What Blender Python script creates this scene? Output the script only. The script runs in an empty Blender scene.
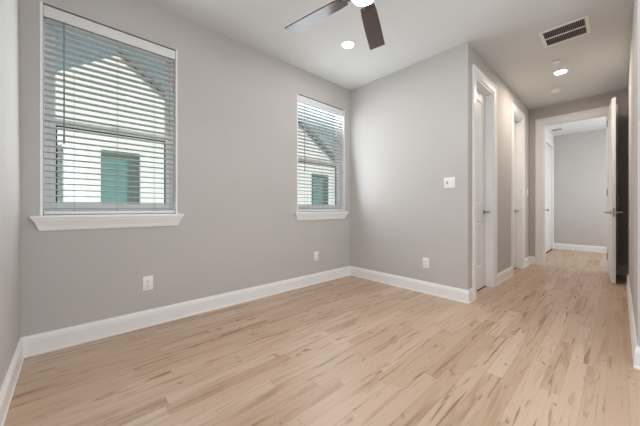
import bpy, bmesh, math, random
from mathutils import Vector, Matrix
random.seed(4)
scene = bpy.context.scene
col = scene.collection
R = math.radians

# ------------------------------------------------------------------ camera
F_PX = 272.44
cam_d = bpy.data.cameras.new('camera')
cam_d.sensor_fit = 'HORIZONTAL'
cam_d.sensor_width = 36.0
cam_d.lens = F_PX / 640 * 36.0
cam_d.shift_y = -5.36 / 640
cam_d.clip_start = 0.02
cam = bpy.data.objects.new('camera', cam_d)
col.objects.link(cam)
cam.location = (0, 0, 1.0)
cam.rotation_euler = (R(90), 0, R(47.48 - 90))
scene.camera = cam

# ------------------------------------------------------------------ world, sun, exposure
scene.view_settings.view_transform = 'Standard'
scene.view_settings.look = 'None'
scene.view_settings.gamma = 1.0
scene.view_settings.use_curve_mapping = False
scene.view_settings.exposure = 0.0
scene.cycles.max_bounces = 10
scene.cycles.diffuse_bounces = 6
scene.cycles.transparent_max_bounces = 16
scene.cycles.sample_clamp_indirect = 8.0
scene.cycles.caustics_reflective = False
scene.cycles.caustics_refractive = False

world = bpy.data.worlds.new('sky')
scene.world = world
world.use_nodes = True
wn = world.node_tree
wn.nodes.clear()
wo = wn.nodes.new('ShaderNodeOutputWorld')
wb = wn.nodes.new('ShaderNodeBackground')
ws = wn.nodes.new('ShaderNodeTexSky')
ws.sky_type = 'NISHITA'
ws.sun_disc = False
ws.sun_elevation = R(48)
ws.sun_rotation = R(200)
ws.air_density = 1.3
ws.dust_density = 1.2
wb.inputs['Strength'].default_value = 0.12
wm = wn.nodes.new('ShaderNodeMix')
wm.data_type = 'RGBA'
wm.blend_type = 'MULTIPLY'
wm.inputs[0].default_value = 1.0
wm.inputs[7].default_value = (0.95, 1.0, 0.74, 1)
wn.links.new(ws.outputs[0], wm.inputs[6])
wn.links.new(wm.outputs[2], wb.inputs[0])
wn.links.new(wb.outputs[0], wo.inputs[0])

sun_d = bpy.data.lights.new('sun', 'SUN')
sun_d.energy = 3.6
sun_d.angle = R(1.0)
sun_d.color = (1.0, 0.98, 0.965)
sun = bpy.data.objects.new('sun', sun_d)
col.objects.link(sun)
sun.rotation_euler = Vector((0.25, 0.72, -0.80)).to_track_quat('-Z', 'Y').to_euler()

FAN_LIGHT, CAN_LIGHT, HALL_LIGHT = 90.0, 150.0, 520.0
REAR_W, FAR_W, WIN1_W, WIN2_W = 8.0, 30.0, 8.0, 12.0
ALCOVE_L_W, ALCOVE_R_W, CEIL_W = 31.0, 15.0, 5.0


def area(name, loc, aim, sx, sy, power, color):
    d = bpy.data.lights.new(name, 'AREA')
    d.shape = 'RECTANGLE'
    d.size, d.size_y = sx, sy
    d.energy = power
    d.color = color
    o = bpy.data.objects.new(name, d)
    col.objects.link(o)
    o.location = loc
    o.rotation_euler = (Vector(aim) - Vector(loc)).to_track_quat('-Z', 'Y').to_euler()
    return o


# unseen lamps added as fill behind the camera, and daylight past the hall
area('rear_fill', (1.1, -1.95, 1.5), (1.2, 2.0, 1.3), 2.0, 1.5, REAR_W, (0.87, 0.945, 1.0))
area('alcove_left_fill', (0.02, -1.2, 1.5), (2.8, 0.0, 1.5), 1.0, 1.6, ALCOVE_L_W, (0.87, 0.945, 1.0))
area('alcove_right_fill', (2.20, -1.25, 1.5), (-0.5, 1.15, 1.4), 1.0, 1.6, ALCOVE_R_W, (0.87, 0.945, 1.0))
area('far_room_daylight', (7.4, -0.85, 1.6), (7.6, 1.0, 1.5), 1.4, 1.5, FAR_W, (0.95, 0.98, 1.0))

# assumed ceiling lamps out of view, added to brighten left wall and right wall's end
area('ceiling_fill', (0.70, 0.45, 2.73), (0.70, 0.45, 0), 0.12, 0.12, CEIL_W, (1.0, 0.97, 0.93))
area('ceiling_fill', (2.18, 0.38, 2.73), (2.18, 0.38, 0), 0.12, 0.12, CEIL_W, (1.0, 0.97, 0.93))
# lamps added on the room side of the blinds, standing in for window daylight
area('window_daylight', (0.28, 2.632, 1.68), (0.28, 0, 1.45), 0.80, 1.36, WIN1_W, (0.87, 0.945, 1.0))
area('window_daylight', (2.505, 2.632, 1.68), (2.505, 0, 2.10), 0.80, 1.36, WIN2_W, (0.87, 0.945, 1.0))

# ------------------------------------------------------------------ dimensions
XL, XB, XE = -0.244, 3.067, 6.036       # left wall, wall with the switch, hall end wall
YA, YC, YR = 2.680, 1.055, -0.104       # window wall, hall left wall, hall right wall
XR = 2.606                              # where the hall's right wall ends
ZC = 2.741
YB = -2.0
XF = 8.70
YF = 1.05


# ------------------------------------------------------------------ materials
def mat(name):
    m = bpy.data.materials.new(name)
    m.use_nodes = True
    nt = m.node_tree
    return m, nt, nt.nodes['Principled BSDF']


def simple(name, rgb, rough=0.5, metal=0.0, noise=0.0, nscale=30.0, bump=0.0, bscale=200.0, spec=0.5):
    m, nt, b = mat(name)
    b.inputs['Roughness'].default_value = rough
    b.inputs['Metallic'].default_value = metal
    b.inputs['Specular IOR Level'].default_value = spec
    tc = nt.nodes.new('ShaderNodeTexCoord')
    n = nt.nodes.new('ShaderNodeTexNoise')
    n.inputs['Scale'].default_value = nscale
    n.inputs['Detail'].default_value = 3
    nt.links.new(tc.outputs['Object'], n.inputs['Vector'])
    r = nt.nodes.new('ShaderNodeValToRGB')
    r.color_ramp.elements[0].position = 0.3
    r.color_ramp.elements[1].position = 0.7
    r.color_ramp.elements[0].color = (*[c * (1 - noise) for c in rgb], 1)
    r.color_ramp.elements[1].color = (*[min(1, c * (1 + noise)) for c in rgb], 1)
    nt.links.new(n.outputs['Fac'], r.inputs['Fac'])
    nt.links.new(r.outputs['Color'], b.inputs['Base Color'])
    if bump:
        n2 = nt.nodes.new('ShaderNodeTexNoise')
        n2.inputs['Scale'].default_value = bscale
        nt.links.new(tc.outputs['Object'], n2.inputs['Vector'])
        bp = nt.nodes.new('ShaderNodeBump')
        bp.inputs['Strength'].default_value = bump
        bp.inputs['Distance'].default_value = 0.002
        nt.links.new(n2.outputs['Fac'], bp.inputs['Height'])
        nt.links.new(bp.outputs['Normal'], b.inputs['Normal'])
    return m


def emission(name, rgb, strength):
    m = bpy.data.materials.new(name)
    m.use_nodes = True
    nt = m.node_tree
    nt.nodes.clear()
    o = nt.nodes.new('ShaderNodeOutputMaterial')
    e = nt.nodes.new('ShaderNodeEmission')
    e.inputs[0].default_value = (*rgb, 1)
    e.inputs[1].default_value = strength
    nt.links.new(e.outputs[0], o.inputs[0])
    return m


def glass_mat(name, tint=(0.97, 0.99, 0.99)):
    m = bpy.data.materials.new(name)
    m.use_nodes = True
    nt = m.node_tree
    nt.nodes.clear()
    o = nt.nodes.new('ShaderNodeOutputMaterial')
    t = nt.nodes.new('ShaderNodeBsdfTransparent')
    t.inputs[0].default_value = (*tint, 1)
    g = nt.nodes.new('ShaderNodeBsdfGlossy')
    g.inputs['Roughness'].default_value = 0.02
    lw = nt.nodes.new('ShaderNodeFresnel')
    lw.inputs['IOR'].default_value = 1.35
    mx = nt.nodes.new('ShaderNodeMixShader')
    nt.links.new(lw.outputs[0], mx.inputs[0])
    nt.links.new(t.outputs[0], mx.inputs[1])
    nt.links.new(g.outputs[0], mx.inputs[2])
    nt.links.new(mx.outputs[0], o.inputs[0])
    return m


def floor_mat():
    m, nt, b = mat('oak_planks')
    N, L = nt.nodes.new, nt.links.new

    def math_(op, a, bb=None, c=None):
        n = N('ShaderNodeMath')
        n.operation = op
        for i, v in enumerate((a, bb, c)):
            if v is None:
                continue
            if isinstance(v, (int, float)):
                n.inputs[i].default_value = v
            else:
                L(v, n.inputs[i])
        return n.outputs[0]

    def comb(x, y, z=0.0):
        n = N('ShaderNodeCombineXYZ')
        for i, v in enumerate((x, y, z)):
            if isinstance(v, (int, float)):
                n.inputs[i].default_value = v
            else:
                L(v, n.inputs[i])
        return n.outputs[0]

    def white(v):
        n = N('ShaderNodeTexWhiteNoise')
        n.noise_dimensions = '3D'
        L(v, n.inputs['Vector'])
        return n.outputs['Value']

    def ramp(f, stops):
        n = N('ShaderNodeValToRGB')
        cr = n.color_ramp
        while len(cr.elements) < len(stops):
            cr.elements.new(0.5)
        for e, (p, c) in zip(cr.elements, stops):
            e.position = p
            e.color = (*c, 1)
        L(f, n.inputs['Fac'])
        return n.outputs['Color']

    def noise(v, scale, detail=4, rough=0.55, dist=0.0):
        n = N('ShaderNodeTexNoise')
        n.inputs['Scale'].default_value = scale
        n.inputs['Detail'].default_value = detail
        n.inputs['Roughness'].default_value = rough
        n.inputs['Distortion'].default_value = dist
        L(v, n.inputs['Vector'])
        return n.outputs['Fac']

    def mix(f, a, bb, mode='MIX'):
        n = N('ShaderNodeMix')
        n.data_type = 'RGBA'
        n.blend_type = mode
        if isinstance(f, (int, float)):
            n.inputs[0].default_value = f
        else:
            L(f, n.inputs[0])
        for s, v in ((6, a), (7, bb)):
            if isinstance(v, tuple):
                n.inputs[s].default_value = (*v, 1)
            else:
                L(v, n.inputs[s])
        return n.outputs[2]

    W = 0.083
    geo = N('ShaderNodeNewGeometry')
    sp = N('ShaderNodeSeparateXYZ')
    L(geo.outputs['Position'], sp.inputs[0])
    x, y = sp.outputs[0], sp.outputs[1]
    yy = math_('DIVIDE', math_('ADD', y, 10.0), W)
    row = math_('FLOOR', yy)
    fy = math_('FRACT', yy)
    wr = white(comb(row, 3.7))
    wl = white(comb(row, 9.1))
    length = math_('ADD', 0.55, math_('MULTIPLY', wl, 0.75))
    xx = math_('DIVIDE', math_('ADD', math_('ADD', x, 20.0), math_('MULTIPLY', wr, 3.0)), length)
    colm = math_('FLOOR', xx)
    fx = math_('FRACT', xx)
    cid = comb(row, colm, 0.5)
    r1 = white(cid)
    r2 = white(comb(row, colm, 7.5))
    # seams
    ey = math_('MULTIPLY', math_('MINIMUM', fy, math_('SUBTRACT', 1.0, fy)), W)
    ex = math_('MULTIPLY', math_('MINIMUM', fx, math_('SUBTRACT', 1.0, fx)), length)
    edge = math_('MINIMUM', ey, ex)
    seam = math_('LESS_THAN', edge, 0.0007)
    base = ramp(r1, [(0.0, (0.44, 0.285, 0.185)), (0.15, (0.495, 0.345, 0.235)), (0.5, (0.53, 0.378, 0.27)),
                     (0.85, (0.555, 0.405, 0.295)), (1.0, (0.58, 0.44, 0.335))])
    off = math_('MULTIPLY', r2, 40.0)
    # fine grain
    g1 = noise(comb(math_('MULTIPLY', x, 2.2), math_('MULTIPLY', y, 42.0), off), 1.6, 5, 0.6, 0.6)
    grain = ramp(g1, [(0.25, (0.80, 0.77, 0.74)), (0.5, (1, 1, 1)), (0.75, (1.05, 1.04, 1.03))])
    c = mix(0.55, base, grain, 'MULTIPLY')
    # broad heartwood tone along boards
    g2 = noise(comb(math_('MULTIPLY', x, 1.0), math_('MULTIPLY', y, 9.0), off), 1.3, 3, 0.5, 0.8)
    heart = ramp(g2, [(0.54, (0, 0, 0)), (0.72, (1, 1, 1))])
    c = mix(math_('MULTIPLY', heart, 0.8), c, mix(1.0, c, (0.72, 0.62, 0.54), 'MULTIPLY'))
    # dark mineral streaks
    g3 = noise(comb(math_('MULTIPLY', x, 1.7), math_('MULTIPLY', y, 21.0), math_('ADD', off, 11.0)), 1.25, 3, 0.5, 1.0)
    st = ramp(g3, [(0.63, (0, 0, 0)), (0.70, (1, 1, 1))])
    c = mix(math_('MULTIPLY', st, 0.85), c, (0.24, 0.11, 0.045))
    # broad warm brown patches
    g6 = noise(comb(math_('MULTIPLY', x, 2.4), math_('MULTIPLY', y, 13.0), math_('ADD', off, 47.0)), 1.1, 3, 0.6, 0.8)
    pt = ramp(g6, [(0.62, (0, 0, 0)), (0.72, (1, 1, 1))])
    c = mix(math_('MULTIPLY', pt, 0.6), c, (0.30, 0.16, 0.085))
    # thin long dark lines
    g5 = noise(comb(math_('MULTIPLY', x, 0.8), math_('MULTIPLY', y, 44.0), math_('ADD', off, 31.0)), 1.2, 2, 0.5, 0.9)
    tl = ramp(g5, [(0.655, (0, 0, 0)), (0.69, (1, 1, 1))])
    c = mix(math_('MULTIPLY', tl, 0.75), c, (0.22, 0.10, 0.042))
    # small knots
    g4 = noise(comb(math_('MULTIPLY', x, 6.0), math_('MULTIPLY', y, 17.0), math_('ADD', off, 23.0)), 1.3, 2, 0.5, 0.4)
    kn = ramp(g4, [(0.69, (0, 0, 0)), (0.75, (1, 1, 1))])
    c = mix(math_('MULTIPLY', kn, 0.8), c, (0.20, 0.09, 0.038))
    c = mix(math_('MULTIPLY', seam, 0.45), c, (0.16, 0.10, 0.065))
    L(c, b.inputs['Base Color'])
    rr = math_('ADD', 0.31, math_('MULTIPLY', g1, 0.14))
    L(rr, b.inputs['Roughness'])
    b.inputs['Specular IOR Level'].default_value = 0.85
    bp = N('ShaderNodeBump')
    bp.inputs['Strength'].default_value = 0.15
    bp.inputs['Distance'].default_value = 0.001
    L(math_('ADD', math_('MULTIPLY', g1, 0.4), math_('MULTIPLY', seam, -1.0)), bp.inputs['Height'])
    L(bp.outputs['Normal'], b.inputs['Normal'])
    return m


def fan_wood():
    m, nt, b = mat('dark_walnut')
    tc = nt.nodes.new('ShaderNodeTexCoord')
    mp = nt.nodes.new('ShaderNodeMapping')
    mp.inputs['Scale'].default_value = (2, 40, 2)
    n = nt.nodes.new('ShaderNodeTexNoise')
    n.inputs['Scale'].default_value = 2.5
    n.inputs['Detail'].default_value = 5
    r = nt.nodes.new('ShaderNodeValToRGB')
    r.color_ramp.elements[0].color = (0.020, 0.009, 0.006, 1)
    r.color_ramp.elements[1].color = (0.075, 0.036, 0.024, 1)
    nt.links.new(tc.outputs['Object'], mp.inputs[0])
    nt.links.new(mp.outputs[0], n.inputs['Vector'])
    nt.links.new(n.outputs['Fac'], r.inputs['Fac'])
    nt.links.new(r.outputs['Color'], b.inputs['Base Color'])
    b.inputs['Roughness'].default_value = 0.30
    b.inputs['Specular IOR Level'].default_value = 0.15
    b.inputs['Coat Weight'].default_value = 0.9
    b.inputs['Coat Roughness'].default_value = 0.16
    b.inputs['Coat IOR'].default_value = 1.52
    return m


M = dict(
    wall=simple('wall_paint', (0.54, 0.522, 0.507), 0.75, noise=0.012, nscale=3, bump=0.12, bscale=160),
    ceil=simple('ceiling_paint', (0.72, 0.735, 0.735), 0.85, noise=0.008, nscale=3, bump=0.15, bscale=120),
    trim=simple('trim_paint', (0.87, 0.875, 0.88), 0.38, noise=0.01, nscale=4),
    door=simple('door_paint', (0.83, 0.835, 0.835), 0.42, noise=0.01, nscale=4),
    vinyl=simple('white_vinyl', (0.88, 0.895, 0.90), 0.35, noise=0.01, nscale=4),
    blind=simple('blind_slat', (0.77, 0.785, 0.79), 0.65, noise=0.01, nscale=4, spec=0.25),
    gasket=simple('black_gasket', (0.012, 0.014, 0.016), 0.6),
    cord=simple('grey_cord', (0.33, 0.34, 0.34), 0.6),
    wand=simple('clear_grey_wand', (0.22, 0.24, 0.25), 0.25),
    glass=glass_mat('window_glass'),
    plastic=simple('white_plastic', (0.88, 0.875, 0.86), 0.35, noise=0.01, nscale=8),
    greyp=simple('grey_plastic', (0.46, 0.45, 0.44), 0.45),
    louver=simple('vent_louver_grey', (0.22, 0.20, 0.185), 0.5),
    slot=simple('dark_slot', (0.03, 0.03, 0.03), 0.7),
    nickel=simple('satin_nickel', (0.42, 0.40, 0.38), 0.32, metal=0.9, noise=0.02),
    bronze=simple('dark_motor_metal', (0.06, 0.055, 0.055), 0.35, metal=0.8, noise=0.02),
    wood=fan_wood(),
    floor=floor_mat(),
    ventdark=simple('duct_dark', (0.02, 0.018, 0.016), 0.8),
    stucco=simple('white_stucco', (0.84, 0.845, 0.85), 0.85, noise=0.03, nscale=5, bump=0.2, bscale=60),
    roofing=simple('grey_shingle', (0.12, 0.125, 0.13), 0.85, noise=0.35, nscale=14),
    tealglass=simple('teal_window_glass', (0.13, 0.27, 0.265), 0.12, noise=0.05, nscale=2),
    backplate=simple('dark_grey_green', (0.075, 0.115, 0.105), 0.55, noise=0.05, nscale=4),
    concrete=simple('pale_concrete', (0.62, 0.60, 0.56), 0.9, noise=0.06, nscale=6),
    gap_shade=simple('door_gap_dark', (0.05, 0.035, 0.025), 0.7),  # colour of the shade in the gaps under doors
    lamp=emission('fan_lamp_glow', (1.0, 0.975, 0.935), FAN_LIGHT),
    can=emission('downlight_glow', (1.0, 0.975, 0.94), CAN_LIGHT),
    hcan=emission('hall_downlight_glow', (1.0, 0.875, 0.755), HALL_LIGHT),
)


# ------------------------------------------------------------------ mesh helpers
class MB:
    """Collects shapes for ONE mesh object."""

    def __init__(self):
        self.bm = bmesh.new()

    def box(self, x0, x1, y0, y1, z0, z1, bevel=0.0, mat_=None):
        r = bmesh.ops.create_cube(self.bm, size=1.0)
        vs = r['verts']
        for v in vs:
            v.co = Vector(((x0 + x1) / 2 + v.co.x * (x1 - x0), (y0 + y1) / 2 + v.co.y * (y1 - y0), (z0 + z1) / 2 + v.co.z * (z1 - z0)))
        if bevel:
            es = list({e for v in vs for e in v.link_edges})
            r2 = bmesh.ops.bevel(self.bm, geom=es, offset=bevel, segments=2, profile=0.5, affect='EDGES')
            vs = list({v for f in r2['faces'] for v in f.verts} | {v for v in vs if v.is_valid})
        if mat_ is not None:
            for v in vs:
                v.co = mat_ @ v.co
        return self

    def lathe(self, profile, axis_m=None, seg=32):
        """profile: (r, z) list turned about z; axis_m places it."""
        rings = []
        for r, z in profile:
            if r < 1e-6:
                rings.append([self.bm.verts.new((0, 0, z))])
            else:
                rings.append([self.bm.verts.new((r * math.cos(2 * math.pi * k / seg), r * math.sin(2 * math.pi * k / seg), z)) for k in range(seg)])
        for a, b in zip(rings, rings[1:]):
            for k in range(seg):
                k2 = (k + 1) % seg
                if len(a) == 1 and len(b) == 1:
                    continue
                if len(a) == 1:
                    self.bm.faces.new((a[0], b[k], b[k2]))
                elif len(b) == 1:
                    self.bm.faces.new((a[k], b[0], a[k2]))
                else:
                    self.bm.faces.new((a[k], b[k], b[k2], a[k2]))
        if axis_m is not None:
            for rg in rings:
                for v in rg:
                    v.co = axis_m @ v.co
        return self

    def tube(self, p, q, r, seg=12):
        p, q = Vector(p), Vector(q)
        d = q - p
        m = Matrix.Translation(p) @ d.to_track_quat('Z', 'Y').to_matrix().to_4x4()
        return self.lathe([(0, 0), (r, 0), (r, d.length), (0, d.length)], m, seg)

    def poly_prism(self, pts, fn, a, b):
        """closed outline pts (2-D) extruded between fn(p, a) and fn(p, b)."""
        va = [self.bm.verts.new(fn(p, a)) for p in pts]
        vb = [self.bm.verts.new(fn(p, b)) for p in pts]
        n = len(pts)
        self.bm.faces.new(va)
        self.bm.faces.new(vb[::-1])
        for i in range(n):
            j = (i + 1) % n
            self.bm.faces.new((va[i], vb[i], vb[j], va[j]))
        return self

    def loft(self, rings):
        """closed rings of equal size joined, capped."""
        vr = [[self.bm.verts.new(p) for p in r] for r in rings]
        n = len(vr[0])
        for a, b in zip(vr, vr[1:]):
            for i in range(n):
                j = (i + 1) % n
                self.bm.faces.new((a[i], b[i], b[j], a[j]))
        self.bm.faces.new(vr[0][::-1])
        self.bm.faces.new(vr[-1])
        return self

    def build(self, name, material, parent=None, smooth=False, loc=None):
        bmesh.ops.recalc_face_normals(self.bm, faces=self.bm.faces[:])
        me = bpy.data.meshes.new(name)
        self.bm.to_mesh(me)
        self.bm.free()
        o = bpy.data.objects.new(name, me)
        col.objects.link(o)
        me.materials.append(material)
        if smooth:
            me.polygons.foreach_set('use_smooth', [True] * len(me.polygons))
            me.set_sharp_from_angle(angle=R(35))
        if parent is not None:
            o.parent = parent
        if loc is not None:
            o.location = loc
        return o


def tag(o, label=None, cat=None, group=None, kind=None):
    if label:
        o['label'] = label
    if cat:
        o['category'] = cat
    if group:
        o['group'] = group
    if kind:
        o['kind'] = kind
    return o


def struct(o, label=None, cat=None):
    return tag(o, label, cat, kind='structure')


def empty(name, loc, rz=0.0):
    o = bpy.data.objects.new(name, None)
    col.objects.link(o)
    o.location = loc
    o.rotation_euler = (0, 0, rz)
    o.empty_display_size = 0.05
    return o


def copy_tree(o, parent=None):
    c = o.copy()
    col.objects.link(c)
    c.parent = parent
    for ch in list(o.children):
        copy_tree(ch, c)
    return c


def sweep_rings(path, profile):
    """path: 2-D points; profile: (offset to the LEFT of travel, h). Returns mitred rings of (p2d, h)."""
    rings = []
    n = len(path)
    for i in range(n):
        p = Vector(path[i])
        dirs = []
        if i > 0:
            dirs.append((p - Vector(path[i - 1])).normalized())
        if i < n - 1:
            dirs.append((Vector(path[i + 1]) - p).normalized())
        ns = [Vector((-d.y, d.x)) for d in dirs]
        if len(ns) == 2:
            m = (ns[0] + ns[1]).normalized()
            k = 1.0 / max(0.2, m.dot(ns[0]))
            m = m * k
        else:
            m = ns[0]
        rings.append([(p + m * a, h) for a, h in profile])
    return rings


BASE_PROFILE = [(0, 0), (0.019, 0), (0.019, 0.010), (0.015, 0.016), (0.015, 0.104), (0.0125, 0.109), (0.0125, 0.119),
                (0.008, 0.127), (0.006, 0.1366), (0, 0.1366)]
CASING_PROFILE = [(0, -0.0), (0, 0.010), (0.006, 0.013), (0.030, 0.014), (0.066, 0.016), (0.076, 0.021), (0.094, 0.021), (0.100, 0.017), (0.100, 0)]


def baseboards(path, names, labels):
    rings = sweep_rings(path, BASE_PROFILE)
    for i, (nm, lb) in enumerate(zip(names, labels)):
        if nm is None:
            continue
        mb = MB()
        mb.loft([[(p.x, p.y, h) for p, h in rings[i]], [(p.x, p.y, h) for p, h in rings[i + 1]]])
        struct(mb.build(nm, M['trim']), lb, 'baseboard')


def casing(name, label, path, to3d, parent=None):
    rings = sweep_rings(path, CASING_PROFILE)
    mb = MB()
    mb.loft([[to3d(p.x, p.y, h) for p, h in r] for r in rings])
    o = mb.build(name, M['trim'], parent)
    if parent is None:
        struct(o, label, 'door trim')
    return o


def wall_panel(name, label, u0, u1, t0, t1, axis, holes=(), z1=ZC, z0=0.0, mat_='wall', cat='wall'):
    """Wall along axis ('x' or 'y') from u0 to u1, thickness t0..t1, rectangular holes (ua, ub, za, zb)."""
    us = sorted({u0, u1, *[h[0] for h in holes], *[h[1] for h in holes]})
    zs = sorted({z0, z1, *[h[2] for h in holes], *[h[3] for h in holes]})
    mb = MB()
    for a, b in zip(us, us[1:]):
        for c, d in zip(zs, zs[1:]):
            mu, mz = (a + b) / 2, (c + d) / 2
            if any(h[0] < mu < h[1] and h[2] < mz < h[3] for h in holes):
                continue
            if axis == 'x':
                mb.box(a, b, t0, t1, c, d)
            else:
                mb.box(t0, t1, a, b, c, d)
    bmesh.ops.remove_doubles(mb.bm, verts=mb.bm.verts[:], dist=1e-5)
    # drop the inner faces where two boxes meet
    seen = {}
    for f in mb.bm.faces:
        seen.setdefault(frozenset(f.verts), []).append(f)
    dead = [f for fs in seen.values() if len(fs) > 1 for f in fs]
    if dead:
        bmesh.ops.delete(mb.bm, geom=dead, context='FACES')
    return struct(mb.build(name, M[mat_]), label, cat)


# ------------------------------------------------------------------ room shell
W1 = (-0.153, 0.713)
W2 = (2.070, 2.940)
WZ = (0.945, 2.418)
WT = 0.16
D1 = (3.295, 3.925)
D2 = (4.880, 5.480)
DZ = 2.443
DE = (0.085, 0.872)

fl = MB().box(XL - 0.2, XF + 0.2, YB - 0.2, YA, -0.10, 0.0).build('floor', M['floor'])
struct(fl, 'pale natural wood plank floor with brown streaks and knots', 'floor')
ce = MB().box(XL - 0.2, XF + 0.2, YB - 0.2, YA + WT, ZC, ZC + 0.12).build('ceiling', M['ceil'])
struct(ce, 'flat white ceiling over room and hall', 'ceiling')

wall_panel('wall_left', 'pale grey wall at the left edge of the picture', YB, YA + WT, XL - 0.12, XL, 'y')
wall_panel('wall_window', 'long grey wall holding both windows', XL, XB + 0.12, YA, YA + WT, 'x',
           holes=[(W1[0], W1[1], WZ[0], WZ[1]), (W2[0], W2[1], WZ[0], WZ[1])])
wall_panel('wall_switch', 'grey wall with light switch between far window and hall', YC, YA, XB, XB + 0.12, 'y')
wall_panel('wall_hall', 'hall wall holding two recessed white doors', XB + 0.12, XE, YC, YC + 0.12, 'x',
           holes=[(D1[0], D1[1], 0, DZ), (D2[0], D2[1], 0, DZ)])
wall_panel('wall_end', 'wall at the hall end around the open doorway', -1.10, YC + 0.12, XE, XE + 0.12, 'y',
           holes=[(DE[0], DE[1], 0, DZ)])
YRN = -0.088                            # its near end stands a touch further into the hall
wr = MB().poly_prism([(XR, YRN), (XE, YR), (XE, YR - 0.12), (XR, YRN - 0.12)], lambda p, z: Vector((p[0], p[1], z)), 0.0, ZC).build('wall_right', M['wall'])
struct(wr, 'hall wall at the right edge with open door beside it', 'wall')
wall_panel('wall_alcove', None, YB, YRN - 0.12, XR, XR + 0.12, 'y')
wall_panel('wall_back', None, XL, XR, YB - 0.12, YB, 'x')
wall_panel('wall_far', 'grey wall seen through the open doorway', YB, YF + 0.12, XF, XF + 0.12, 'y')
wall_panel('wall_passage', 'white side wall beyond the doorway', XE + 0.12, XF, YF, YF + 0.12, 'x',
           holes=[(7.56, 8.50, 0, DZ)], mat_='trim')  # trim white here instead of the wall grey
wall_panel('wall_passage_right', None, XE + 0.12, XF, -1.1, -0.98, 'x')
# closets behind the two shut hall doors
MB().box(XB + 0.12, XE, YC + 0.30, YC + 0.36, 0, ZC).build('wall_closet', M['wall'])['kind'] = 'structure'
MB().box(7.3, 8.7, YF + 0.30, YF + 0.36, 0, ZC).build('wall_store', M['wall'])['kind'] = 'structure'

# baseboards
baseboards([(D1[0] - 0.10, YC), (XB, YC), (XB, YA), (XL, YA), (XL, YB), (XR, YB)],
           ['baseboard_hall_corner', 'baseboard_switch', 'baseboard_window', 'baseboard_left', 'baseboard_back'],
           ['short white baseboard return at the hall corner', 'white baseboard under the light switch wall',
            'long white baseboard under the two windows', 'white baseboard along the left edge wall', None])
baseboards([(D2[0] - 0.10, YC), (D1[1] + 0.10, YC)], ['baseboard_hall'], ['white baseboard between the two hall doors'])
baseboards([(XE, DE[1] + 0.10), (XE, YC), (D2[1] + 0.10, YC)], ['baseboard_end', 'baseboard_hall_end'],
           ['tiny white baseboard left of the open doorway', 'white baseboard past the second hall door'])
baseboards([(XR, YB), (XR, YRN), (XE, YR), (XE, DE[0] - 0.10)], ['baseboard_alcove', 'baseboard_right', 'baseboard_end_right'],
           ['white baseboard round the end of the right wall', 'white baseboard along the right hall wall', 'white baseboard behind the open door'])
baseboards([(XF, -0.98), (XF, YF), (8.60, YF)], ['baseboard_far', 'baseboard_passage'],
           ['white baseboard on the far wall beyond the doorway', 'white baseboard in the corner beyond the doorway'])


# doorways: casing + jamb (structure), leaf (door_n)
def hall_doorway(n, d, where):
    a, b = d
    casing('trim_%d' % n, 'white casing around the %s' % where, [(b, 0), (b, DZ), (a, DZ), (a, 0)][::-1],
           lambda u, z, h: (u, YC - h, z))
    mb = MB()
    mb.box(a, a + 0.018, YC - 0.001, YC + 0.12, 0, DZ)
    mb.box(b - 0.018, b, YC - 0.001, YC + 0.12, 0, DZ)
    mb.box(a + 0.018, b - 0.018, YC - 0.001, YC + 0.12, DZ - 0.018, DZ)
    struct(mb.build('trim_%d' % (n + 5), M['trim']), 'white jamb lining the %s' % where, 'door jamb')
    t = MB().box(a + 0.018, b - 0.018, YC + 0.07, YC + 0.12, 0.0, 0.004).build('trim_%d' % (n + 7), M['gap_shade'])  # dark strip put in for the shade of the gap under the leaf
    struct(t, 'dark strip for the shade under the %s' % where, 'gap_shade')


def handle_set(parent, x, z, y_face, out, lever_dir, length=0.11):
    """rose + stem, with the lever as its own piece. out = +1/-1 along local y."""
    m = Matrix.Translation((x, y_face, z)) @ Matrix.Rotation(R(-90 * out), 4, 'X')
    rose = MB().lathe([(0, 0), (0.030, 0), (0.030, 0.006), (0.026, 0.011), (0.013, 0.013), (0.011, 0.05), (0, 0.05)], m, 24).build('door_handle', M['nickel'], parent, smooth=True)
    y1 = y_face + out * 0.058
    lv = MB()
    lv.box(min(x - lever_dir * 0.013, x + lever_dir * length), max(x - lever_dir * 0.013, x + lever_dir * length), y1 - 0.008, y1 + 0.008, z - 0.010, z + 0.010, bevel=0.006)
    lv.build('lever', M['nickel'], rose, smooth=True)
    return rose


def leaf_mesh(w, h, t=0.035):
    """Two-panel door leaf: x 0..w, y 0..t, z 0..h."""
    mb = MB()
    st, top, bot, lock0, lock1 = 0.115, 0.12, 0.27, 0.83, 1.04
    mb.box(0, st, 0, t, 0, h)
    mb.box(w - st, w, 0, t, 0, h)
    mb.box(st, w - st, 0, t, 0, bot)
    mb.box(st, w - st, 0, t, lock0, lock1)
    mb.box(st, w - st, 0, t, h - top, h)
    for z0, z1 in ((bot, lock0), (lock1, h - top)):
        x0, x1 = st, w - st
        for side in (0, 1):
            def Y(d):
                return d if side == 0 else t - d
            ring = []
            for ins, dep in ((0, 0.0), (0.012, 0.009), (0.030, 0.009), (0.055, 0.003)):
                ring.append([(x0 + ins, Y(dep), z0 + ins), (x1 - ins, Y(dep), z0 + ins), (x1 - ins, Y(dep), z1 - ins), (x0 + ins, Y(dep), z1 - ins)])
            vr = [[mb.bm.verts.new(p) for p in r] for r in ring]
            for a, b in zip(vr, vr[1:]):
                for i in range(4):
                    j = (i + 1) % 4
                    mb.bm.faces.new((a[i], b[i], b[j], a[j]))
            mb.bm.faces.new(vr[-1])
    return mb


def hinges(parent, x, y, h, zs):
    for z in zs:
        hb = MB()
        hb.tube((x, y, z - 0.05), (x, y, z + 0.05), 0.008)
        hb.box(x, x + 0.028, y - 0.003, y + 0.003, z - 0.05, z + 0.05)
        hb.build('hinge', M['nickel'], parent, smooth=True)


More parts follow.
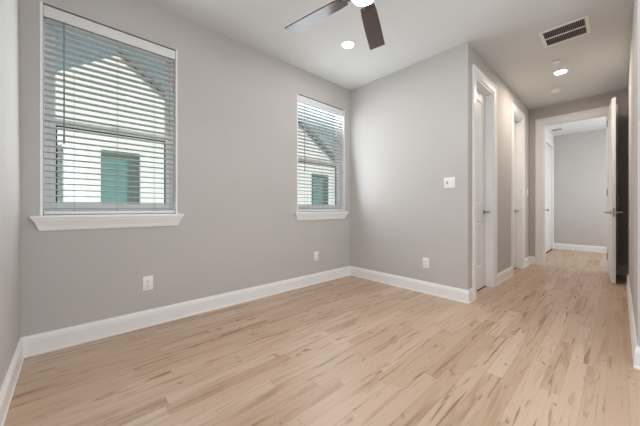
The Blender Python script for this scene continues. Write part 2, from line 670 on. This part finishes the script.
hall_doorway(1, D1, 'nearer shut hall door')
hall_doorway(2, D2, 'second shut hall door')
for n, d, lb in ((1, D1, 'nearer shut white panel door in the hall wall'), (2, D2, 'second shut white panel door, next to the hall end')):
    w = d[1] - d[0] - 0.042
    o = leaf_mesh(w, DZ - 0.030).build('door_%d' % n, M['door'])
    o.location = (d[0] + 0.021, YC + 0.080, 0.009)
    struct(o, lb, 'door')
    handle_set(o, w - 0.062, 0.935, 0.0, -1, -1)

# end doorway
casing('trim_3', 'white casing around the open doorway at the hall end', [(DE[0], 0), (DE[0], DZ), (DE[1], DZ), (DE[1], 0)],
       lambda u, z, h: (XE - h, u, z))
casing('trim_4', 'inner casing of the open doorway, room beyond side', [(DE[0], 0), (DE[0], DZ), (DE[1], DZ), (DE[1], 0)],
       lambda u, z, h: (XE + 0.12 + h, u, z))
mb = MB()
mb.box(XE - 0.001, XE + 0.121, DE[0] - 0.002, DE[0] + 0.016, 0, DZ)
mb.box(XE - 0.001, XE + 0.121, DE[1] - 0.016, DE[1] + 0.002, 0, DZ)
mb.box(XE - 0.001, XE + 0.121, DE[0] + 0.016, DE[1] - 0.016, DZ - 0.018, DZ)
mb.box(XE + 0.045, XE + 0.075, DE[1] - 0.028, DE[1] - 0.016, 0, DZ - 0.018)
mb.box(XE + 0.045, XE + 0.075, DE[0] + 0.016, DE[0] + 0.028, 0, DZ - 0.018)
mb.box(XE + 0.045, XE + 0.075, DE[0] + 0.016, DE[1] - 0.016, DZ - 0.030, DZ - 0.018)
jb = struct(mb.build('trim_10', M['trim']), 'white jamb lining the open doorway at the hall end', 'door jamb')
MB().box(XE + 0.008, XE + 0.038, DE[1] - 0.018, DE[1] - 0.0155, 0.93, 0.99).build('strike_plate', M['nickel'], jb)

dw = 0.785
d3 = leaf_mesh(dw, 2.425).build('door_3', M['door'])
# leaf runs from the hinge towards the camera, along the hall
d3.location = (XE - 0.022, 0.096, 0.012)
d3.rotation_euler = (0, 0, R(180 + 3.6))
struct(d3, 'open white panel door standing along the right hall wall', 'door')
handle_set(d3, dw - 0.065, 0.925, 0.0, -1, -1)
handle_set(d3, dw - 0.065, 0.925, 0.035, 1, -1)
hinges(d3, -0.010, -0.004, 2.425, (0.25, 1.22, 2.26))
MB().box(dw - 0.0005, dw + 0.001, 0.007, 0.028, 0.87, 0.98).build('latch_plate', M['nickel'], d3)

# door beyond, in the left wall of the far room
d4 = leaf_mesh(0.90, DZ - 0.03).build('door_4', M['door'])
d4.location = (7.58, YF + 0.012, 0.014)
struct(d4, 'white door with round knob just inside the far room', 'door')
kb = MB().lathe([(0, 0), (0.028, 0), (0.028, 0.008), (0.011, 0.012), (0.011, 0.032), (0.026, 0.042), (0.028, 0.055), (0.020, 0.066), (0, 0.068)],
                Matrix.Translation((0.070, 0.0, 0.935)) @ Matrix.Rotation(R(90), 4, 'X'), 20).build('door_knob', M['nickel'], d4, smooth=True)
casing('trim_5', 'white casing around the door inside the far room', [(7.56, 0), (7.56, DZ), (8.50, DZ), (8.50, 0)],
       lambda u, z, h: (u, YF - h, z))
struct(MB().box(7.56, 8.50, YF - 0.004, YF + 0.11, 0, 0.010).build('trim_11', M['gap_shade']), 'dark strip for the shade under the door in the far room', 'gap_shade')  # shade below this leaf laid in as a dark strip


# ------------------------------------------------------------------ windows
def make_window(n, wx, label):
    x0, x1 = wx
    z0, z1 = WZ
    ya, yb = YA + 0.085, YA + 0.145
    fw = 0.042
    mb = MB()
    mb.box(x0, x0 + fw, ya, yb, z0, z1)
    mb.box(x1 - fw, x1, ya, yb, z0, z1)
    mb.box(x0 + fw, x1 - fw, ya, yb, z1 - fw, z1)
    mb.box(x0 + fw, x1 - fw, ya, yb, z0, z0 + 0.045)
    root = mb.build('window_%d' % n, M['vinyl'])
    struct(root, label, 'window')
    a, b = x0 + fw, x1 - fw
    zr = 1.63

    def sash(nm, za, zb, y0, y1, st, top, bot):
        s = MB()
        s.box(a, a + st, y0, y1, za, zb, 0.003)
        s.box(b - st, b, y0, y1, za, zb, 0.003)
        s.box(a + st, b - st, y0, y1, zb - top, zb, 0.003)
        s.box(a + st, b - st, y0, y1, za, za + bot, 0.003)
        so = s.build(nm, M['vinyl'], root)
        g = MB()
        e = 0.007
        ym = (y0 + y1) / 2
        gx0, gx1, gz0, gz1 = a + st, b - st, za + bot, zb - top
        g.box(gx0, gx0 + e, ym - 0.012, ym + 0.006, gz0, gz1)
        g.box(gx1 - e, gx1, ym - 0.012, ym + 0.006, gz0, gz1)
        g.box(gx0 + e, gx1 - e, ym - 0.012, ym + 0.006, gz1 - e, gz1)
        if nm == 'lower_sash':
            g.build('gasket', M['gasket'], so)
        else:
            g.bm.free()
        MB().box(gx0, gx1, ym + 0.006, ym + 0.010, gz0, gz1).build('pane', M['glass'], so)
        return so

    sash('upper_sash', zr - 0.03, z1 - fw, YA + 0.118, YA + 0.140, 0.030, 0.03, 0.035)
    lo = sash('lower_sash', z0 + 0.045, zr + 0.022, YA + 0.090, YA + 0.114, 0.034, 0.050, 0.045)
    MB().box((a + b) / 2 - 0.03, (a + b) / 2 + 0.03, YA + 0.080, YA + 0.091, zr + 0.010, zr + 0.024, 0.003).build('sash_lock', M['vinyl'], lo)
    sj = MB()
    sj.box(x0, x0 + 0.014, YA - 0.003, YA + 0.086, z0 + 0.001, z1)
    sj.box(x1 - 0.014, x1, YA - 0.003, YA + 0.086, z0 + 0.001, z1)
    sj.build('side_jamb', M['trim'], root)
    # white stool and apron below the opening
    st = MB()
    st.box(x0 - 0.045, x1 + 0.045, YA - 0.042, YA + 0.001, z0 - 0.024, z0, 0.006)
    st.box(x0 + 0.001, x1 - 0.001, YA, YA + 0.086, z0 - 0.024, z0 + 0.001)
    st.build('window_sill', M['trim'], root, smooth=True)
    ap = MB()
    rings = []
    for ins, prot, z in ((0.0, 0.034, z0 - 0.024), (0.004, 0.034, z0 - 0.034), (0.012, 0.028, z0 - 0.048), (0.022, 0.018, z0 - 0.075), (0.030, 0.014, z0 - 0.098), (0.034, 0.010, z0 - 0.106)):
        e = 0.036
        rings.append([(x0 - e + ins, YA + 0.001, z), (x0 - e + ins, YA - prot, z), (x1 + e - ins, YA - prot, z), (x1 + e - ins, YA + 0.001, z)])
    ap.loft(rings)
    ap.build('window_apron', M['trim'], root)
    return root


make_window(1, W1, 'large white window nearest the left edge, bright house outside')
make_window(2, W2, 'white window nearest the room corner, bright house outside')


# ------------------------------------------------------------------ blinds
def make_blind(wx, label):
    x0, x1 = wx[0] + 0.016, wx[1] - 0.016
    z0, z1 = WZ
    root = empty('window_blind', ((x0 + x1) / 2, YA + 0.035, z0))
    tag(root, label, 'blind', 'white slatted blinds in the two windows')
    hw = (x1 - x0) / 2
    zt = z1 - z0                                                     # local z of opening top
    v = MB().box(-hw, hw, -0.034, -0.024, zt - 0.084, zt - 0.012, 0.003)
    v.box(-hw, hw, -0.036, -0.024, zt - 0.090, zt - 0.080, 0.002)
    v.build('valance', M['blind'], root, smooth=True)
    MB().box(-hw + 0.004, hw - 0.004, -0.022, 0.030, zt - 0.060, zt - 0.012).build('headrail', M['blind'], root)
    pitch, tilt = 0.0440, R(4.0)
    sl = MB()
    zlast = 0.052
    n = 0
    z = zlast
    while z < zt - 0.085:
        m = Matrix.Translation((0, 0, z)) @ Matrix.Rotation(-tilt, 4, 'X')
        # gently crowned slat
        pts = [(-0.025, 0.0), (-0.012, 0.0016), (0.0, 0.0021), (0.012, 0.0016), (0.025, 0.0), (0.025, -0.0027), (0.012, -0.0011), (0.0, -0.0006), (-0.012, -0.0011), (-0.025, -0.0027)]
        sl.poly_prism(pts, lambda p, u, m=m: m @ Vector((u, p[0], p[1])), -hw + 0.004, hw - 0.004)
        z += pitch
        n += 1
    sl.build('slat_panel', M['blind'], root)
    MB().box(-hw + 0.003, hw - 0.003, -0.026, 0.026, 0.008, 0.030, 0.004).build('bottom_rail', M['blind'], root, smooth=True)
    for fx in (-0.62, 0.0, 0.62):
        c = MB()
        for dy in (-0.0275, 0.0275):
            c.tube((fx * hw, dy, 0.02), (fx * hw, dy, zt - 0.05), 0.0009, 6)
        c.build('ladder_cord', M['cord'], root)
    wx_ = -hw + 0.105
    w = MB()
    w.tube((wx_, -0.041, zt - 0.10), (wx_, -0.041, zt - 0.90), 0.0042, 10)
    w.tube((wx_, -0.041, zt - 0.90), (wx_, -0.041, zt - 0.96), 0.006, 10)
    wd = w.build('tilt_wand', M['wand'], root, smooth=True)
    MB().tube((wx_, -0.028, zt - 0.075), (wx_, -0.041, zt - 0.102), 0.003, 8).build('wand_hook', M['wand'], wd)
    return root


make_blind(W1, 'open white slatted blind in the large window nearest the left edge')
make_blind(W2, 'open white slatted blind in the window nearest the room corner')


# ------------------------------------------------------------------ wall plates
def wall_plate_frame(loc, rz):
    """local frame: x along the wall, -y out of the wall."""
    return loc, rz


def make_outlet(loc, rz, label):
    root = empty('wall_outlet', loc, rz)
    tag(root, label, 'outlet', 'white wall outlets above the baseboard')
    MB().box(-0.037, 0.037, -0.006, 0.0, -0.060, 0.060, 0.0025).build('cover_plate', M['plastic'], root, smooth=True)
    for dz in (-0.021, 0.021):
        r = MB().box(-0.017, 0.017, -0.0085, -0.004, dz - 0.0145, dz + 0.0145, 0.003).build('receptacle', M['plastic'], root, smooth=True)
        s = MB()
        s.box(-0.0085, -0.0060, -0.0089, -0.0080, dz - 0.002, dz + 0.007)
        s.box(0.0060, 0.0085, -0.0089, -0.0080, dz - 0.002, dz + 0.007)
        s.tube((0, -0.0080, dz - 0.008), (0, -0.0089, dz - 0.008), 0.0028, 10)
        s.build('socket_slot', M['slot'], r)
    MB().tube((0, -0.005, 0), (0, -0.0072, 0), 0.003, 10).build('screw', M['greyp'], root)
    return root


make_outlet((0.484, YA, 0.362), 0, 'white wall outlet below the large left window')
make_outlet((2.388, YA, 0.362), 0, 'white wall outlet below the window nearest the corner')
make_outlet((XB, 1.510, 0.354), R(-90), 'white wall outlet below the light switch')


def make_switch(loc, rz, gangs, label):
    root = empty('light_switch', loc, rz)
    tag(root, label, 'switch')
    w = 0.036 + 0.0235 * (gangs - 1)
    MB().box(-w, w, -0.006, 0.0, -0.059, 0.059, 0.0025).build('cover_plate', M['plastic'], root, smooth=True)
    for g in range(gangs):
        cx = (g - (gangs - 1) / 2) * 0.047
        b = MB().box(cx - 0.0165, cx + 0.0165, -0.0085, -0.004, -0.034, 0.034, 0.002).build('rocker', M['plastic'], root, smooth=True)
        if gangs > 1 and g == 0:
            MB().box(cx - 0.010, cx + 0.010, -0.0105, -0.008, -0.014, 0.016, 0.003).build('dimmer_slide', M['greyp'], b)
    return root


make_switch((XB, 1.241, 1.274), R(-90), 2, 'white double switch plate on the wall beside the hall')
make_switch((5.86, YC, 1.27), 0, 1, 'small white switch plate past the second hall door')


# ------------------------------------------------------------------ ceiling fittings
def make_downlight(loc, glow, label, r=0.078):
    root = empty('recessed_downlight', loc)
    tag(root, label, 'light', 'recessed ceiling downlights')
    MB().lathe([(r, -0.0005), (r, -0.004), (r - 0.006, -0.007), (r - 0.020, -0.006), (r - 0.022, -0.002), (r - 0.022, -0.0005)], None, 40).build('trim_ring', M['plastic'], root, smooth=True)
    MB().lathe([(0, -0.0045), (r * 0.5, -0.0040), (r - 0.0215, -0.0025)], None, 40).build('lens', M[glow], root)
    return root


make_downlight((2.185, 1.940, ZC), 'can', 'round glowing downlight in the ceiling near the fan')
make_downlight((4.638, 0.491, ZC), 'hcan', 'glowing downlight in the hall ceiling past the vent')

# return-air vent
vent = empty('ceiling_vent', (3.625, 0.353, ZC))
tag(vent, 'white square grille in hall ceiling with two rows of dark slots', 'vent')
hx, hy = 0.182, 0.180
f = MB()
f.box(-hx, hx, -hy, -hy + 0.030, -0.008, 0.0, 0.002)
f.box(-hx, hx, hy - 0.030, hy, -0.008, 0.0, 0.002)
f.box(-hx, -hx + 0.030, -hy + 0.03, hy - 0.03, -0.008, 0.0, 0.002)
f.box(hx - 0.030, hx, -hy + 0.03, hy - 0.03, -0.008, 0.0, 0.002)
f.box(-0.010, 0.010, -hy + 0.03, hy - 0.03, -0.008, 0.0, 0.002)
f.build('vent_frame', M['plastic'], vent)
lv = MB()
for row in (-1, 1):
    xa, xb = sorted((row * 0.010, row * (hx - 0.030)))
    k = 0
    y = -hy + 0.038
    while y < hy - 0.036:
        m = Matrix.Translation((0, y, -0.0045)) @ Matrix.Rotation(R(40), 4, 'X')
        lv.box(xa, xb, -0.0042, 0.0042, -0.0006, 0.0006, mat_=m)
        y += 0.0132
lv.build('louver', M['louver'], vent)
MB().box(-hx + 0.03, hx - 0.03, -hy + 0.03, hy - 0.03, -0.0012, -0.0004).build('duct_opening', M['ventdark'], vent)

sd = empty('smoke_detector', (5.254, 0.606, ZC))
tag(sd, 'round white smoke detector on hall ceiling nearest the doorway', 'smoke detector')
MB().lathe([(0, 0), (0.072, 0), (0.072, -0.010), (0.066, -0.013), (0, -0.013)], None, 36).build('mounting_base', M['plastic'], sd, smooth=True)
MB().lathe([(0.058, -0.013), (0.060, -0.030), (0.052, -0.044), (0.020, -0.048), (0, -0.048)], None, 36).build('sensor_body', M['plastic'], sd, smooth=True)

sp_ = empty('sprinkler_cover', (4.265, 0.492, ZC))
tag(sp_, 'small flat white sprinkler disc between vent and hall downlight', 'sprinkler')
MB().lathe([(0, -0.012), (0.040, -0.012), (0.042, -0.009), (0.038, -0.006), (0.030, -0.006), (0.030, 0)], None, 32).build('cover_disc', M['plastic'], sp_, smooth=True)

reg = empty('ceiling_register', (7.98, 0.90, ZC))
tag(reg, 'small dark register in the ceiling beyond the doorway', 'vent')
MB().box(-0.09, 0.09, -0.10, 0.10, -0.006, 0, 0.002).build('register_frame', M['plastic'], reg)
g = MB()
for i in range(6):
    g.box(-0.07, 0.07, -0.08 + i * 0.029, -0.065 + i * 0.029, -0.010, -0.0055)
g.build('register_grille', M['ventdark'], reg)

# ------------------------------------------------------------------ ceiling fan
FX, FY, ZBL = 1.446, 1.147, 2.450
fan = empty('ceiling_fan', (FX, FY, ZC))
tag(fan, 'ceiling fan with dark brown blades and a glowing round light', 'ceiling fan')
zb = ZBL - ZC
MB().lathe([(0, 0), (0.070, 0), (0.070, -0.012), (0.050, -0.045), (0.018, -0.060), (0, -0.060)], None, 36).build('canopy', M['bronze'], fan, smooth=True)
MB().tube((0, 0, -0.055), (0, 0, -0.180), 0.012, 16).build('downrod', M['bronze'], fan, smooth=True)
MB().lathe([(0, -0.165), (0.030, -0.170), (0.085, -0.200), (0.105, -0.225), (0.105, -0.272), (0.080, -0.290), (0.078, -0.302), (0, -0.302)], None, 40).build('motor_housing', M['bronze'], fan, smooth=True)
lk = MB().lathe([(0, -0.300), (0.078, -0.300), (0.082, -0.310), (0.080, -0.322), (0, -0.322)], None, 40).build('light_fitter', M['nickel'], fan, smooth=True)
MB().lathe([(0.076, -0.321), (0.077, -0.330), (0.070, -0.342), (0.048, -0.350), (0.020, -0.354), (0, -0.355)], None, 40).build('light_diffuser', M['lamp'], fan, smooth=True)
BL_IN, BL_OUT = 0.150, 0.676
for k in range(5):
    ang = R(27.8 + 72 * k)
    rot = Matrix.Rotation(ang, 4, 'Z') @ Matrix.Translation((0, 0, zb)) @ Matrix.Rotation(R(-11), 4, 'X')
    outline = [(BL_IN, -0.050), (0.22, -0.058), (0.40, -0.064), (BL_OUT - 0.006, -0.068), (BL_OUT, -0.062), (BL_OUT, 0.062), (BL_OUT - 0.006, 0.068), (0.40, 0.064), (0.22, 0.058), (BL_IN, 0.050)]
    bl = MB()
    bl.poly_prism(outline, lambda p, z: Vector((p[0], p[1], z)), -0.004, 0.004)
    b = bl.build('blade', M['wood'], fan)
    b.matrix_local = rot
    br = MB()
    br.box(0.075, 0.180, -0.016, 0.016, -0.010, -0.0045, 0.002)
    br.box(0.148, 0.182, -0.034, 0.034, -0.0085, -0.0045, 0.0015)
    br.build('blade_bracket', M['bronze'], b)

# ------------------------------------------------------------------ outside
struct(MB().box(-8, 14, YA + WT, 6.49, -0.35, -0.25).build('ground', M['concrete']), 'pale ground between the houses', 'ground')
HY = 6.5                                                            # the neighbour's wall plane
house = empty('neighbor_house', (0, HY, -0.25))
tag(house, 'bright white gabled house with teal windows seen through the blinds', 'house')


def q(r):
    return r * HY


ap1, ap2 = (q(0.108), q(0.455) + 1.25), (q(0.700), q(0.457) + 1.16)
s1 = 0.785
zl = ap1[1] - 0.72 * 3.0
xm = (ap1[0] + ap2[0]) / 2
zm = ap1[1] - s1 * (xm - ap1[0])
prof = [(ap1[0] - 3.0, 0), (ap1[0] - 3.0, zl), ap1, (xm, zm), ap2, (ap2[0] + 3.2, ap2[1] - 0.63 * 3.2), (ap2[0] + 3.2, 0)]
MB().poly_prism(prof, lambda p, y: Vector((p[0], y, p[1])), 0.0, 6.0).build('house_wall', M['stucco'], house)
for (a, b) in (((ap1[0] - 3.2, zl - 0.144), ap1), (ap1, (xm, zm)), ((xm, zm), ap2), (ap2, (ap2[0] + 3.4, ap2[1] - 0.63 * 3.4))):
    falls = b[1] < a[1]
    t = 0.12 if falls else 0.025
    outline = [(a[0], a[1]), (b[0], b[1]), (b[0], b[1] + t), (a[0], a[1] + t)]
    MB().poly_prism(outline, lambda p, y: Vector((p[0], y, p[1])), -0.10 if falls else 0.05, 6.1).build('roof', M['roofing'], house)
for xa, xb, xp in ((0.065, 0.157, 0.126), (0.862, 0.967, 0.926), (-0.108, -0.016, -0.047)):
    zt_ = q(0.170) + 1.22
    w = MB()
    w.box(q(xa), q(xb), -0.05, 0.0, 0.6, zt_)
    wo_ = w.build('window_frame', M['backplate'], house)  # dark grey-green plate, bare above and right of the pane
    MB().box(q(xa) + 0.01, q(xp), -0.062, -0.045, 0.65, zt_ - 0.13).build('pane', M['tealglass'], wo_)
